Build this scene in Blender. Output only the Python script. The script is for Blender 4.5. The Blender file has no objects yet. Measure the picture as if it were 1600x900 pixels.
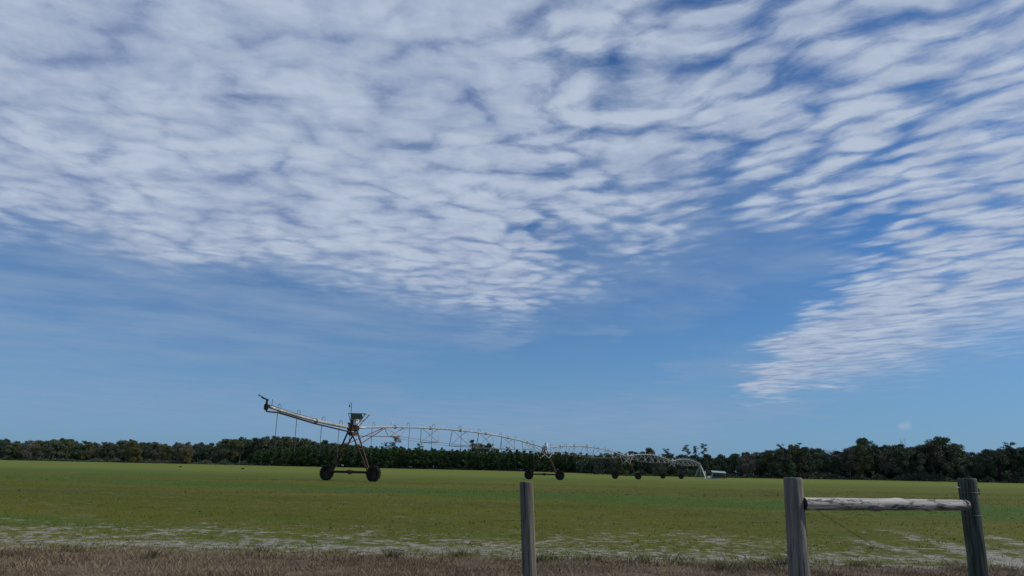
import bpy, math, random
import numpy as np
from mathutils import Vector, Matrix
R = math.radians
random.seed(7); rng = np.random.default_rng(7)
S = bpy.context.scene
COL = S.collection

# ------------------------------------------------------------------ camera
F = 1155.0; PITCH = R(13.9); ROLL = R(1.22); EYE = Vector((0, 0, 1.5))
fwd = Vector((0, math.cos(PITCH), math.sin(PITCH))); rgt = Vector((1, 0, 0)); upv = Vector((0, -math.sin(PITCH), math.cos(PITCH)))
cx = rgt*math.cos(ROLL) + upv*math.sin(ROLL); cy = -rgt*math.sin(ROLL) + upv*math.cos(ROLL)
cam = bpy.data.cameras.new("camera"); camo = bpy.data.objects.new("camera", cam); COL.objects.link(camo)
camo.matrix_world = Matrix(((cx.x, cy.x, -fwd.x, EYE.x), (cx.y, cy.y, -fwd.y, EYE.y), (cx.z, cy.z, -fwd.z, EYE.z), (0, 0, 0, 1)))
cam.sensor_width = 36; cam.lens = 36*F/1600; cam.clip_start = 0.1; cam.clip_end = 20000
S.camera = camo
def ray(px, py):
    return (fwd*F + cx*(px-800) + cy*(450-py)).normalized()
def at(px, py, Y):
    d = ray(px, py); return EYE + d*(Y/d.y)

# ------------------------------------------------------------------ render settings, sun, sky
S.view_settings.view_transform = 'Standard'; S.view_settings.look = 'None'; S.view_settings.gamma = 1
S.view_settings.exposure = 0.0
SUN_STR = 2.9
sdir = Vector((0.76, 0.06, 0.64)).normalized()
sun = bpy.data.lights.new("sun", 'SUN'); sun.energy = SUN_STR; sun.angle = R(0.6); sun.color = (1.0, 0.95, 0.87)
suno = bpy.data.objects.new("sun", sun); COL.objects.link(suno)
suno.rotation_euler = (-sdir).to_track_quat('-Z', 'Y').to_euler(); suno.location = (40, 0, 60)

class N:                      # tiny expression wrapper round shader maths nodes
    nt = None
    def __init__(s, sock): s.s = sock
    @staticmethod
    def m(op, *a, clamp=False):
        n = N.nt.nodes.new('ShaderNodeMath'); n.operation = op; n.use_clamp = clamp
        for i, v in enumerate(a):
            if isinstance(v, N): N.nt.links.new(v.s, n.inputs[i])
            else: n.inputs[i].default_value = v
        return N(n.outputs[0])
    def __add__(s, o): return N.m('ADD', s, o)
    __radd__ = __add__
    def __sub__(s, o): return N.m('SUBTRACT', s, o)
    def __rsub__(s, o): return N.m('SUBTRACT', o, s)
    def __mul__(s, o): return N.m('MULTIPLY', s, o)
    __rmul__ = __mul__
    def __truediv__(s, o): return N.m('DIVIDE', s, o)
    def mx(s, o): return N.m('MAXIMUM', s, o)
    def mn(s, o): return N.m('MINIMUM', s, o)
    def sm(s, a, b, lo=0., hi=1.):
        n = N.nt.nodes.new('ShaderNodeMapRange'); n.interpolation_type = 'SMOOTHSTEP'
        N.nt.links.new(s.s, n.inputs[0])
        for i, v in ((1, a), (2, b), (3, lo), (4, hi)): n.inputs[i].default_value = v
        return N(n.outputs[0])
def vec(x, y, z=0.):
    n = N.nt.nodes.new('ShaderNodeCombineXYZ')
    for i, v in enumerate((x, y, z)):
        if isinstance(v, N): N.nt.links.new(v.s, n.inputs[i])
        else: n.inputs[i].default_value = v
    return N(n.outputs[0])
def sep(v):
    n = N.nt.nodes.new('ShaderNodeSeparateXYZ'); N.nt.links.new(v.s, n.inputs[0]); return [N(o) for o in n.outputs]
def noise(v, scale, detail=3., rough=.5, dist=0., dim='3D'):
    n = N.nt.nodes.new('ShaderNodeTexNoise'); n.noise_dimensions = dim; N.nt.links.new(v.s, n.inputs['Vector'])
    n.inputs['Scale'].default_value = scale; n.inputs['Detail'].default_value = detail
    n.inputs['Roughness'].default_value = rough; n.inputs['Distortion'].default_value = dist
    return N(n.outputs[0])
def voro(v, scale, smooth=.6, rnd=1., dim='3D'):
    n = N.nt.nodes.new('ShaderNodeTexVoronoi'); n.voronoi_dimensions = dim; n.feature = 'SMOOTH_F1'; N.nt.links.new(v.s, n.inputs['Vector'])
    n.inputs['Scale'].default_value = scale; n.inputs['Smoothness'].default_value = smooth; n.inputs['Randomness'].default_value = rnd
    return N(n.outputs[0])
def mixc(f, a, b):
    n = N.nt.nodes.new('ShaderNodeMix'); n.data_type = 'RGBA'
    def put(i, v):
        if isinstance(v, N): N.nt.links.new(v.s, n.inputs[i])
        elif isinstance(v, (int, float)): n.inputs[i].default_value = v
        else: n.inputs[i].default_value = (*v, 1)
    put(0, f); put(6, a); put(7, b); return N(n.outputs[2])

world = bpy.data.worlds.new("World"); S.world = world; world.use_nodes = True
wt = world.node_tree; wt.nodes.clear(); N.nt = wt
wo = wt.nodes.new('ShaderNodeOutputWorld'); bg = wt.nodes.new('ShaderNodeBackground'); wt.links.new(bg.outputs[0], wo.inputs[0])
bg.inputs[1].default_value = 0.10
sky = wt.nodes.new('ShaderNodeTexSky'); sky.sky_type = 'NISHITA'; sky.sun_disc = False
sky.sun_elevation = math.asin(sdir.z); sky.sun_rotation = math.atan2(sdir.x, sdir.y)
sky.air_density = 1.0; sky.dust_density = 0.6; sky.ozone_density = 3.0; sky.altitude = 0
tc = wt.nodes.new('ShaderNodeTexCoord'); G = N(tc.outputs['Generated'])
gx, gy, gz = sep(G)
zz = gz.mx(0.012) + 0.01
U = gx/zz; V = gy/zz
az = N.m('ARCTAN2', gx, gy)*(180/math.pi); el = N.m('ARCSINE', gz)*(180/math.pi)
def n2(u, v, detail=3., rough=.5): return noise(vec(u, v), 1., detail, rough, 0., '2D')
w1 = n2(U*1.6, V*1.6, 3, .6) - .5; w2 = n2(U*1.6 + 14.1, V*1.6 - 6., 3, .6) - .5
azw = az + w1*7.; elw = el + w2*3.2
def azel(px, py):
    d = ray(px, py); return math.degrees(math.atan2(d.x, d.y)), math.degrees(math.asin(d.z))
def capsule(p0, p1, r0, r1, soft=.5, weight=1., warp=True):
    a = azel(*p0); b = azel(*p1); dx, dy = b[0]-a[0], b[1]-a[1]; L2 = dx*dx+dy*dy+1e-6; k = 180/math.pi/F
    X = (azw if warp else az) - a[0]; Y = (elw if warp else el) - a[1]
    t = N.m('MULTIPLY', X*dx + Y*dy, 1/L2, clamp=True)
    ex = X - t*dx; ey = Y - t*dy
    d = N.m('SQRT', ex*ex + ey*ey + 1e-6)/(t*((r1-r0)*k) + r0*k)
    return d.sm(1-soft, 1+soft, weight, 0.)
# broad cloud regions, placed on the dome by azimuth and elevation
caps = [((-500, -20), (450, 50), 245, 245, .32, 1.0), ((300, 160), (900, 130), 225, 230, .30, 1.0),
        ((500, 280), (780, 410), 125, 95, .65, .95), ((-500, 140), (400, 290), 75, 95, .6, .92),
        ((850, 150), (1000, 290), 190, 120, .8, .84), ((950, 60), (1700, 0), 190, 230, .6, .86),
        ((1210, 265), (1750, 130), 80, 165, .75, .80), ((1190, 590), (1840, 225), 34, 165, .85, 1.0), ((930, 430), (760, 470), 40, 45, .9, .55)]
macro = None
for c in caps:
    v = capsule(c[0], c[1], c[2], c[3], c[4], c[5]); macro = v if macro is None else macro.mx(v)
# elsewhere in the sky the same kind of cloud goes on, high up and away from the view
away = N.m('ABSOLUTE', az).sm(42, 62).mx(el.sm(38, 50)); rest = n2(U*.7, V*.7, 2).sm(.42, .6)*.9*away*el.sm(9, 18)
macro = macro.mx(rest)
# altocumulus cells
rightness = (U/V.mx(.3)).sm(.10, .32)
wa = n2(U*3.4 + 31., V*3.4, 2, .5) - .5; wb_ = n2(U*3.4, V*3.4 + 47., 2, .5) - .5
Up = U + wa*.16; Vp = V + wb_*.16
ca, sa = math.cos(R(42)), math.sin(R(42))
Ur = (Up*ca - Vp*sa); Vr = (Up*sa + Vp*ca)
cellL = voro(vec(Up*8., Vp*9.), 1., .5, 1., '2D'); cellR = voro(vec(Ur*5.2 + 9., Vr*10.4), 1., .5, 1., '2D')
nL = n2(Up*5., Vp*6., 6., .62); nR = n2(Ur*4.6, Vr*9.2, 6., .62)
cL = (.80 - cellL)*.72 + nL*.98; cR = (.78 - cellR)*.85 + nR*.95
D = ((cL*(1. - rightness) + cR*rightness) - .70)*2.
big = n2(U*1.3 + 77., V*1.5, 3.) - .5
fine = n2(U*18. + 5., V*20., 4., .6) - .5
thin = az.sm(-8., 9., 0., .40)
far = el.sm(8., 17., 1., 0.)
lft = az.sm(-14., 4., 1., 0.)
dens = macro*1.80 - .44 + far*.16 + D*(1.42 - far*.85 - lft*.30) + fine*.42 + big*.62 - thin*(1. - far*.7) + lft*.20
amask = macro.sm(.03, .75)*(1. - far) + macro.sm(.0, 1.15)*far
alpha = dens.sm(-.42, 1.55)*amask
alpha = N.m('MULTIPLY', alpha, .96, clamp=True)
# thin veils
veils = [((-100, 430), (620, 470), 120, 75, .85, .80), ((100, 360), (600, 450), 55, 80, .9, .8), ((-200, 600), (420, 640), 55, 40, .9, .60),
         ((480, 690), (1080, 660), 50, 34, .9, .85), ((950, 668), (1270, 633), 16, 10, .9, .7), ((500, 612), (620, 616), 20, 18, .95, .5),
         ((800, 500), (965, 522), 22, 11, .9, .7), ((880, 440), (1120, 450), 66, 38, .9, .7), ((1060, 578), (1260, 560), 16, 34, .9, .6),
         ((1080, 440), (1310, 405), 28, 16, .9, .6), ((1300, 590), (1650, 500), 30, 34, .9, .45), ((930, 330), (1190, 360), 85, 75, .9, .6), ((640, 505), (790, 525), 34, 24, .95, .7)]
veil = None
for c in veils:
    v = capsule(c[0], c[1], c[2], c[3], c[4], c[5]); veil = v if veil is None else veil.mx(v)
streak = n2(U*1.1 + V*.4 + 50., V*1.5 - U*.7, 6., .60)
veil = veil*(streak.sm(.20, .78)*.75 + .20)*el.sm(.8, 3.)
puff = capsule((1409, 666), (1417, 665), 4, 5, .9, .42, warp=False)
hz = el.sm(0., 15., .65, 0.)
# colours (radiance before the 0.1 strength)
lump = n2(Up*2.6 + 63., Vp*3.4, 4., .55).sm(.32, .70)
shade = N.m('MULTIPLY', lump*.50 + D.sm(-.75, .65)*.56 + fine*.5, 1., clamp=True)
ccol = mixc(shade, (2.35, 3.1, 4.85), (4.75, 5.5, 6.75))
vcol = (2.35, 3.4, 5.15)
tint = wt.nodes.new('ShaderNodeMix'); tint.data_type = 'RGBA'; tint.blend_type = 'MULTIPLY'; tint.inputs[0].default_value = 1
wt.links.new(sky.outputs[0], tint.inputs[6]); tint.inputs[7].default_value = (.345, .60, .865, 1)
SKYC = N(tint.outputs[2])
c0 = mixc(hz, SKYC, (1.85, 3.3, 5.4))
c1 = mixc(veil, c0, vcol)
c2 = mixc(alpha.mx(puff), c1, ccol)
wt.links.new(c2.s, bg.inputs[0])

# ------------------------------------------------------------------ helpers
def tag(o, label=None, cat=None, group=None, kind=None):
    for k, v in (('label', label), ('category', cat), ('group', group), ('kind', kind)):
        if v: o[k] = v
    return o
def empty(name, loc=(0, 0, 0), rz=0., parent=None):
    o = bpy.data.objects.new(name, None); o.location = loc; o.rotation_euler = (0, 0, rz); o.empty_display_size = .3
    COL.objects.link(o)
    if parent: o.parent = parent
    return o
class MB:
    def __init__(s): s.v = []; s.f = []; s.m = []
    def add(s, vs, fs, mi=0):
        b = len(s.v); s.v += [tuple(p) for p in vs]; s.f += [tuple(i+b for i in f) for f in fs]; s.m += [mi]*len(fs); return s
    def tube(s, pts, rad, n=8, mi=0, caps=True):
        pts = [Vector(p) for p in pts]
        if not hasattr(rad, '__len__'): rad = [rad]*len(pts)
        vs = []; ref = None
        for i, p in enumerate(pts):
            t = (pts[min(i+1, len(pts)-1)] - pts[max(i-1, 0)])
            t = t.normalized() if t.length > 1e-9 else Vector((0, 0, 1))
            if ref is None: ref = Vector((0, 0, 1)) if abs(t.z) < .9 else Vector((1, 0, 0))
            a = t.cross(ref).normalized(); b = a.cross(t).normalized(); ref = b
            for k in range(n):
                q = 2*math.pi*k/n; vs.append(p + (a*math.cos(q) + b*math.sin(q))*rad[i])
        fs = [(i*n+k, i*n+(k+1) % n, (i+1)*n+(k+1) % n, (i+1)*n+k) for i in range(len(pts)-1) for k in range(n)]
        if caps: fs += [tuple(range(n))[::-1], tuple((len(pts)-1)*n+k for k in range(n))]
        return s.add(vs, fs, mi)
    def box(s, c, size, rot=None, mi=0):
        c = Vector(c); hx, hy, hz_ = size[0]/2, size[1]/2, size[2]/2
        vs = [Vector((x, y, z)) for x in (-hx, hx) for y in (-hy, hy) for z in (-hz_, hz_)]
        if rot is not None: vs = [rot @ v for v in vs]
        return s.add([c+v for v in vs], [(0, 1, 3, 2), (4, 6, 7, 5), (0, 4, 5, 1), (2, 3, 7, 6), (0, 2, 6, 4), (1, 5, 7, 3)], mi)
    def beam(s, a, b, w, h=None, mi=0):
        a = Vector(a); b = Vector(b); t = b-a; q = t.to_track_quat('X', 'Z').to_matrix()
        return s.box((a+b)/2, (t.length, w, h or w), q, mi)
    def ell(s, c, r, nu=8, nv=5, mi=0, jit=0.):
        c = Vector(c); vs = [c + Vector((0, 0, r[2]))]
        for i in range(1, nv):
            ph = math.pi*i/nv
            for k in range(nu):
                q = 2*math.pi*k/nu; j = 1 + random.uniform(-jit, jit)
                vs.append(c + Vector((r[0]*math.sin(ph)*math.cos(q)*j, r[1]*math.sin(ph)*math.sin(q)*j, r[2]*math.cos(ph)*j)))
        vs.append(c - Vector((0, 0, r[2]))); L = len(vs)-1
        fs = [(0, 1+k, 1+(k+1) % nu) for k in range(nu)]
        for i in range(nv-2):
            for k in range(nu): fs.append((1+i*nu+k, 1+(i+1)*nu+k, 1+(i+1)*nu+(k+1) % nu, 1+i*nu+(k+1) % nu))
        fs += [(L, 1+(nv-2)*nu+(k+1) % nu, 1+(nv-2)*nu+k) for k in range(nu)]
        return s.add(vs, fs, mi)
    def mesh(s, name, mats, smooth=False):
        me = bpy.data.meshes.new(name); me.from_pydata([tuple(v) for v in s.v], [], s.f)
        for m in (mats if isinstance(mats, (list, tuple)) else [mats]): me.materials.append(m)
        me.polygons.foreach_set('material_index', s.m)
        if smooth: me.polygons.foreach_set('use_smooth', [True]*len(me.polygons))
        me.update(); return me
    def build(s, name, mats, parent=None, smooth=False, loc=None):
        return link(name, s.mesh(name, mats, smooth), parent, loc)
def link(name, me, parent=None, loc=None, rot=None):
    o = bpy.data.objects.new(name, me); COL.objects.link(o)
    if parent: o.parent = parent
    if loc is not None: o.location = loc
    if rot is not None: o.rotation_euler = rot
    return o
def quads(name, P, mats, mi=None, col=None, parent=None):
    """P: (n,k,3) array of n separate k-gons"""
    n, k = P.shape[:2]; me = bpy.data.meshes.new(name)
    me.vertices.add(n*k); me.vertices.foreach_set('co', P.reshape(-1).astype(np.float32))
    me.loops.add(n*k); me.loops.foreach_set('vertex_index', np.arange(n*k, dtype=np.int32))
    me.polygons.add(n); me.polygons.foreach_set('loop_start', np.arange(0, n*k, k, dtype=np.int32))
    try: me.polygons.foreach_set('loop_total', np.full(n, k, dtype=np.int32))
    except Exception: pass
    for m in (mats if isinstance(mats, (list, tuple)) else [mats]): me.materials.append(m)
    if mi is not None: me.polygons.foreach_set('material_index', mi.astype(np.int32))
    if col is not None:
        a = me.attributes.new('tone', 'FLOAT', 'FACE'); a.data.foreach_set('value', col.astype(np.float32))
    me.update(); me.validate(); return me

# ------------------------------------------------------------------ materials
def newmat(name, rough=.8, metal=0., spec=.3):
    m = bpy.data.materials.new(name); m.use_nodes = True; N.nt = m.node_tree
    b = m.node_tree.nodes['Principled BSDF']; b.inputs['Roughness'].default_value = rough; b.inputs['Metallic'].default_value = metal
    b.inputs['Specular IOR Level'].default_value = spec
    return m, b
def setc(b, c): N.nt.links.new(c.s, b.inputs['Base Color'])
def bump(b, h, strength, dist):
    n = N.nt.nodes.new('ShaderNodeBump'); n.inputs['Strength'].default_value = strength; n.inputs['Distance'].default_value = dist
    N.nt.links.new(h.s, n.inputs['Height']); N.nt.links.new(n.outputs[0], b.inputs['Normal'])
def objco():
    n = N.nt.nodes.new('ShaderNodeTexCoord'); return N(n.outputs['Object'])
def geopos():
    n = N.nt.nodes.new('ShaderNodeNewGeometry'); return N(n.outputs['Position'])
def attr(name):
    n = N.nt.nodes.new('ShaderNodeAttribute'); n.attribute_name = name; return N(n.outputs['Fac'])
def rnd():
    n = N.nt.nodes.new('ShaderNodeObjectInfo'); return N(n.outputs['Random'])

def two_tone(name, a, b_, scale=6., rough=.7, metal=0., lo=.4, hi=.6, spec=.3, bmp=0.):
    m, b = newmat(name, rough, metal, spec); o = objco()
    n = noise(o, scale, 5, .6); setc(b, mixc(n.sm(lo, hi), a, b_))
    if bmp: bump(b, n, .5, bmp)
    return m
M = {}
M['galv'] = two_tone('galvanised_steel', (.30, .315, .31), (.43, .45, .44), 3., .45, .35)
M['galv_old'] = two_tone('weathered_pipe', (.30, .27, .22), (.46, .45, .42), 2.5, .55, .25, .4, .62)
M['rust'] = two_tone('rusty_steel', (.10, .045, .022), (.055, .035, .026), 4., .8, .2, .35, .65)
M['rust_red'] = two_tone('rust_red_rod', (.20, .075, .035), (.16, .12, .09), 2., .8, .1, .4, .6)
M['rust_dark'] = two_tone('dark_rusty_beam', (.035, .022, .016), (.07, .035, .02), 4., .8, .2)
M['rubber'] = two_tone('tyre_rubber', (.010, .008, .007), (.032, .024, .016), 5., .9)
M['rim'] = two_tone('rusty_rim', (.045, .026, .018), (.085, .05, .032), 5., .8)
M['hose'] = two_tone('grey_hose', (.07, .08, .09), (.10, .11, .12), 5., .6)
M['weight'] = two_tone('hose_weight', (.02, .02, .022), (.04, .04, .04), 5., .6)
M['white'] = two_tone('white_enamel', (.70, .72, .72), (.8, .8, .8), 5., .4)
M['panel'] = two_tone('grey_green_panel', (.10, .13, .11), (.15, .17, .14), 8., .5)
M['blackbird'] = two_tone('black_feather', (.010, .010, .011), (.02, .02, .022), 20., .6)
M['beak'] = two_tone('grey_beak', (.12, .12, .11), (.16, .15, .13), 20., .5)
M['conc'] = two_tone('pale_concrete', (.26, .26, .24), (.36, .35, .32), 3., .9)
M['roof'] = two_tone('pale_green_sheet_roof', (.34, .48, .44), (.45, .58, .54), 2., .5, .1)
M['shedwood'] = two_tone('shed_timber', (.12, .085, .065), (.22, .16, .13), 3., .9)
M['wire'] = two_tone('dull_fence_wire', (.10, .095, .06), (.17, .16, .10), 60., .6, .1)
M['nail'] = two_tone('steel_nail', (.4, .4, .4), (.5, .5, .5), 60., .4, .6)

def timber(name, dark, mid, light, crack, lichen=None, axis=2, bark=False):
    m, b = newmat(name, .88, 0., .15); o = objco(); x, y, z = sep(o)
    if axis == 2: g = vec(x*34., y*34., z*1.6); q = vec(x*9., y*9., z*1.1); kk = vec(x*60., y*60., z*2.2)
    else: g = vec(x*1.8, y*34., z*34.); q = vec(x*3., y*10., z*10.); kk = vec(x*4.5, y*26., z*26.)
    n1 = noise(g, 1., 6, .62); n2 = noise(q, 1., 4, .55, .4); n3 = noise(kk, 1., 4, .7)
    c = mixc(n1.sm(.40, .60), dark, light); c = mixc(n2.sm(.35, .7)*.6, c, mid)
    if lichen: c = mixc(noise(q, 1.6, 5, .6).sm(.52, .72)*.55, c, lichen)
    ck = n3.sm(.60, .66)
    c = mixc(ck*.8, c, crack)
    if bark:
        bk = noise(vec(x*6., y*20., z*20.), 1., 6, .70, .6); bark_shade = (bk + z.sm(-.02, -.06)*.14).sm(.545, .60)  # bark patches; extra weight low on the log paints in its underside shade
        c = mixc(bark_shade*.72, c, (.075, .062, .052)); h = n1*.4 - ck*.5 - bark_shade*.5
    else: h = n1*.5 - ck*.8
    setc(b, c); bump(b, h, .9, .012); return m
M['post_a'] = timber('grey_weathered_post', (.125, .108, .082), (.155, .135, .105), (.235, .21, .165), (.045, .038, .03), (.085, .09, .062))
M['post_b'] = timber('grey_weathered_gate_post', (.135, .12, .095), (.17, .15, .125), (.26, .235, .195), (.05, .042, .034), (.10, .105, .085))
M['post_c'] = timber('green_treated_post', (.036, .043, .033), (.058, .07, .05), (.11, .135, .105), (.018, .018, .014), (.12, .16, .12))
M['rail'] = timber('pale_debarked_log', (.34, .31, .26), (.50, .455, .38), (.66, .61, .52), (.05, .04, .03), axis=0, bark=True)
M['cut'] = two_tone('dark_cut_end', (.04, .035, .03), (.07, .06, .05), 30., .9)

def leafmat(name, a, b_, var=.5, rough=.7, c=None):
    m, b = newmat(name, rough, 0., .15); o = objco(); r = rnd()
    n = noise(o, .55, 3, .6); n2 = noise(o, 4., 2, .5)
    col = mixc(n.sm(.35, .65), a, b_)
    if c: col = mixc(n2.sm(.55, .7)*r, col, c)
    hsv = N.nt.nodes.new('ShaderNodeHueSaturation'); N.nt.links.new(col.s, hsv.inputs['Color'])
    vv = (r*var + (1-var*.5))*(n2*.6 + .7); N.nt.links.new(vv.s, hsv.inputs['Value'])
    hh = N.m('FRACT', r*7.31)*.05 + .475; N.nt.links.new(hh.s, hsv.inputs['Hue'])
    setc(b, N(hsv.outputs[0])); return m
M['oak'] = leafmat('dark_oak_leaves', (.070, .100, .064), (.092, .12, .068), .6, c=(.11, .11, .065))
M['olive'] = leafmat('olive_leaves', (.085, .105, .042), (.13, .13, .05), .5, c=(.15, .13, .07))
M['brown'] = leafmat('brownish_grey_twigs', (.11, .095, .07), (.15, .13, .095), .5)
M['pine'] = leafmat('pine_needles', (.046, .082, .026), (.070, .115, .036), .5)
M['tallpine'] = leafmat('tall_pine_needles', (.062, .092, .062), (.084, .115, .070), .4)
M['yellow'] = leafmat('yellowing_leaves', (.13, .12, .04), (.16, .135, .045), .3)
M['bark'] = two_tone('tree_bark', (.05, .04, .034), (.085, .072, .06), .6, .9)
M['palebark'] = two_tone('pale_bark', (.20, .18, .16), (.30, .28, .25), .6, .9)
M['twig'] = two_tone('grey_twig', (.085, .072, .066), (.12, .105, .10), .6, .9)

# ground
PIV = at(1095, 745, 201.); PX, PY = PIV.x, PIV.y
def sst(a, b, t):
    t = min(max((t-a)/(b-a), 0), 1); return t*t*(3-2*t)
def gz_(x, y):
    z = .57*(1-(1-min(max((y-10.5)/44, 0), 1))**2)
    r = .95*sst(205, 310, y)*(1 - .55*math.exp(-((x-62)/40)**2))
    z += r + max(0, y-420)*.001*(1 if y < 900 else 900-420 and (480/(y-420)))
    return z
m, b = newmat('field_ground', .95, 0., .1); P = geopos(); x, y, z = sep(P)
rx = x-PX; ry = y-PY; rr = N.m('SQRT', rx*rx+ry*ry); ang = N.m('ARCTAN2', rx, ry)
ring = noise(vec(rr*.055, ang*1.5, 0.), 1., 4., .55); ring2 = noise(vec(rr*.22, ang*7., 4.), 1., 3., .5)
pat = noise(vec(x*.10, y*.16), 1., 5., .62); spk = noise(vec(x*2.2, y*2.6), 1., 5., .7); spk2 = noise(vec(x*.55, y*.75, 9.), 1., 5., .65)
micro = noise(vec(x*9., y*9.), 1., 4., .7)
lowf = noise(vec(x*.035, y*.07, 2.), 1., 4., .6)
spk_t = spk
olive = mixc((pat*.5+lowf*.5).sm(.40, .60), (.066, .076, .004), (.098, .098, .006))
green = mixc(ring2.sm(.3, .7), (.040, .092, .008), (.024, .105, .012))
g1 = (rr - 173.5); band = N.m('ABSOLUTE', g1 + (pat-.5)*9.).sm(1.2, 4.2, 1., 0.)*ang.sm(-3.3, -2.6, .9, .75)
g2 = N.m('ABSOLUTE', rr - 193.5 + (pat-.5)*6.).sm(.3, 1.6, 1., 0.)*(x.sm(-16., -5., .9, .15))
gm = band.mx(g2).mx(ring.sm(.50, .62)*.75)
farl = y.sm(60., 170.)*x.sm(-60., 10., 1., 0.)
olive = mixc(spk2.sm(.48, .66)*.5, olive, (.12, .095, .03)); c = mixc(gm*.95, olive, green)
c = mixc(noise(vec(x*.35, y*.5, 7.), 1., 5., .6).sm(.52, .68)*.5, c, (.07, .10, .012))
c = mixc(farl*ring2.sm(.3, .6)*.5, c, (.075, .125, .030))
c = mixc(y.sm(22., 170.)*.85, c, (.135, .165, .026))
flk = noise(vec(x*3.1, y*3.6, 3.), 1., 6., .8); c = mixc(flk.sm(.52, .70)*.6*y.sm(120., 20.), c, (.19, .18, .05)); c = mixc(flk.sm(.47, .32)*.55*y.sm(120., 20.), c, (.045, .055, .010))
c = mixc(micro.sm(.5, .75)*.5*y.sm(60., 20.), c, (.14, .125, .05))
c = mixc(micro.sm(.45, .25)*.45*y.sm(60., 20.), c, (.03, .038, .012))
trk = None
for k_ in (1, 2, 3, 4):
    tq = N.m('ABSOLUTE', rr - 40.1*k_ + (spk_t-.5)*.5).sm(.12, .42, .55, 0.); trk = tq if trk is None else trk.mx(tq)
c = mixc(trk*y.sm(12., 20.), c, (.10, .085, .045))
# bare sandy soil showing between the shoots, most of it near the road
sandc = mixc(micro.sm(.3, .7), (.19, .172, .145), (.36, .335, .295))
near = y.sm(13.0, 20.5, 1., 0.)
# wheel ruts running out from the gate
def rut(x0, y0, x1, y1, w):
    dx, dy = x1-x0, y1-y0; L = math.hypot(dx, dy)
    t = ((x-x0)*(dx/L) + (y-y0)*(dy/L)); d = N.m('ABSOLUTE', (x-x0)*(-dy/L) + (y-y0)*(dx/L) + (spk2-.5)*w*1.6)
    return d.sm(w*.25, w, 1., 0.)*t.sm(-1, 0)*t.sm(L+1.5, L, 0., 1.)
rA = at(1390, 829, 18.); rB = at(1560, 870, 14.)
def gpt(px, py):
    d = ray(px, py); Y = 13.
    for _ in range(30):
        zt = gz_(0, Y); Y = (zt-EYE.z)*d.y/d.z
        Y = min(max(Y, 3), 400)
    return (EYE + d*(Y/d.y)).xy
ra, rb = gpt(1392, 829), gpt(1585, 880); rc, rd = gpt(1560, 842), gpt(1700, 868); re_, rf = gpt(1330, 842), gpt(1420, 862)
ruts = rut(*ra, *rb, .55).mx(rut(*rc, *rd, .5)).mx(rut(*re_, *rf, .3)*.7)
spk3 = noise(vec(x*4.2, y*5.2, 5.), 1., 5., .75)
sthr = near*.46 + (spk2-.5)*1.0 + (spk-.5)*1.5 + (spk3-.5)*2.2 + ruts*.34 + .30 + (pat-.5)*.9
sm_ = sthr.sm(.56, 1.0)
strip = N.m('ABSOLUTE', y - 14.0 + (spk2-.5)*1.0 + (pat-.5)*1.2).sm(.25, .70, 1., 0.)*x.sm(-2.5, 2., 1., .3)*(spk.sm(.34, .52))*(spk3.sm(.38, .54))
c = mixc(sm_.mx(strip)*.9, c, sandc)
far_s = (noise(vec(rr*.5, ang*30.), 1., 4., .6).sm(.66, .74)*.35)*y.sm(20., 40.)*y.sm(120., 60.)
c = mixc(far_s, c, (.28, .26, .18))
# dry verge
vg = y + (spk2-.5)*1.0 + (pat-.5)*.8
verge = vg.sm(13.35, 12.85)
vc = mixc(spk.sm(.3, .7), (.095, .068, .042), (.17, .125, .080)); vc = mixc(micro.sm(.5, .7)*.5, vc, (.15, .125, .10))
c = mixc(verge, c, vc)
setc(b, c); bump(b, spk*.6 + micro*.4, .9, .05)
M['ground'] = m
def axis_lines(pts):
    out = []
    for a, b_, n in pts: out += list(np.linspace(a, b_, n, endpoint=False))
    return out + [pts[-1][1]]
ys = axis_lines([(-400, -20, 6), (-20, 8, 10), (8, 30, 110), (30, 80, 60), (80, 440, 90), (440, 6000, 24)])
xp = axis_lines([(0, 20, 80), (20, 80, 60), (80, 350, 50), (350, 5000, 20)]); xs = [-v for v in xp[::-1]][:-1] + xp
vs = []
nr = np.random.default_rng(3); jit = nr.normal(0, 1, (len(ys), len(xs)))
jit = (jit + np.roll(jit, 1, 0) + np.roll(jit, 1, 1) + np.roll(jit, -1, 1))/2
for j, yy in enumerate(ys):
    for i, xx in enumerate(xs):
        a = .010*float(jit[j, i]) if 8 < yy < 80 and abs(xx) < 80 else 0
        vs.append((xx, yy, gz_(xx, yy) + a))
nx = len(xs)
fs = [(j*nx+i, j*nx+i+1, (j+1)*nx+i+1, (j+1)*nx+i) for j in range(len(ys)-1) for i in range(nx-1)]
gb = MB(); gb.v = vs; gb.f = fs; gb.m = [0]*len(fs)
tag(gb.build('ground', M['ground'], smooth=True), kind='structure')

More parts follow.
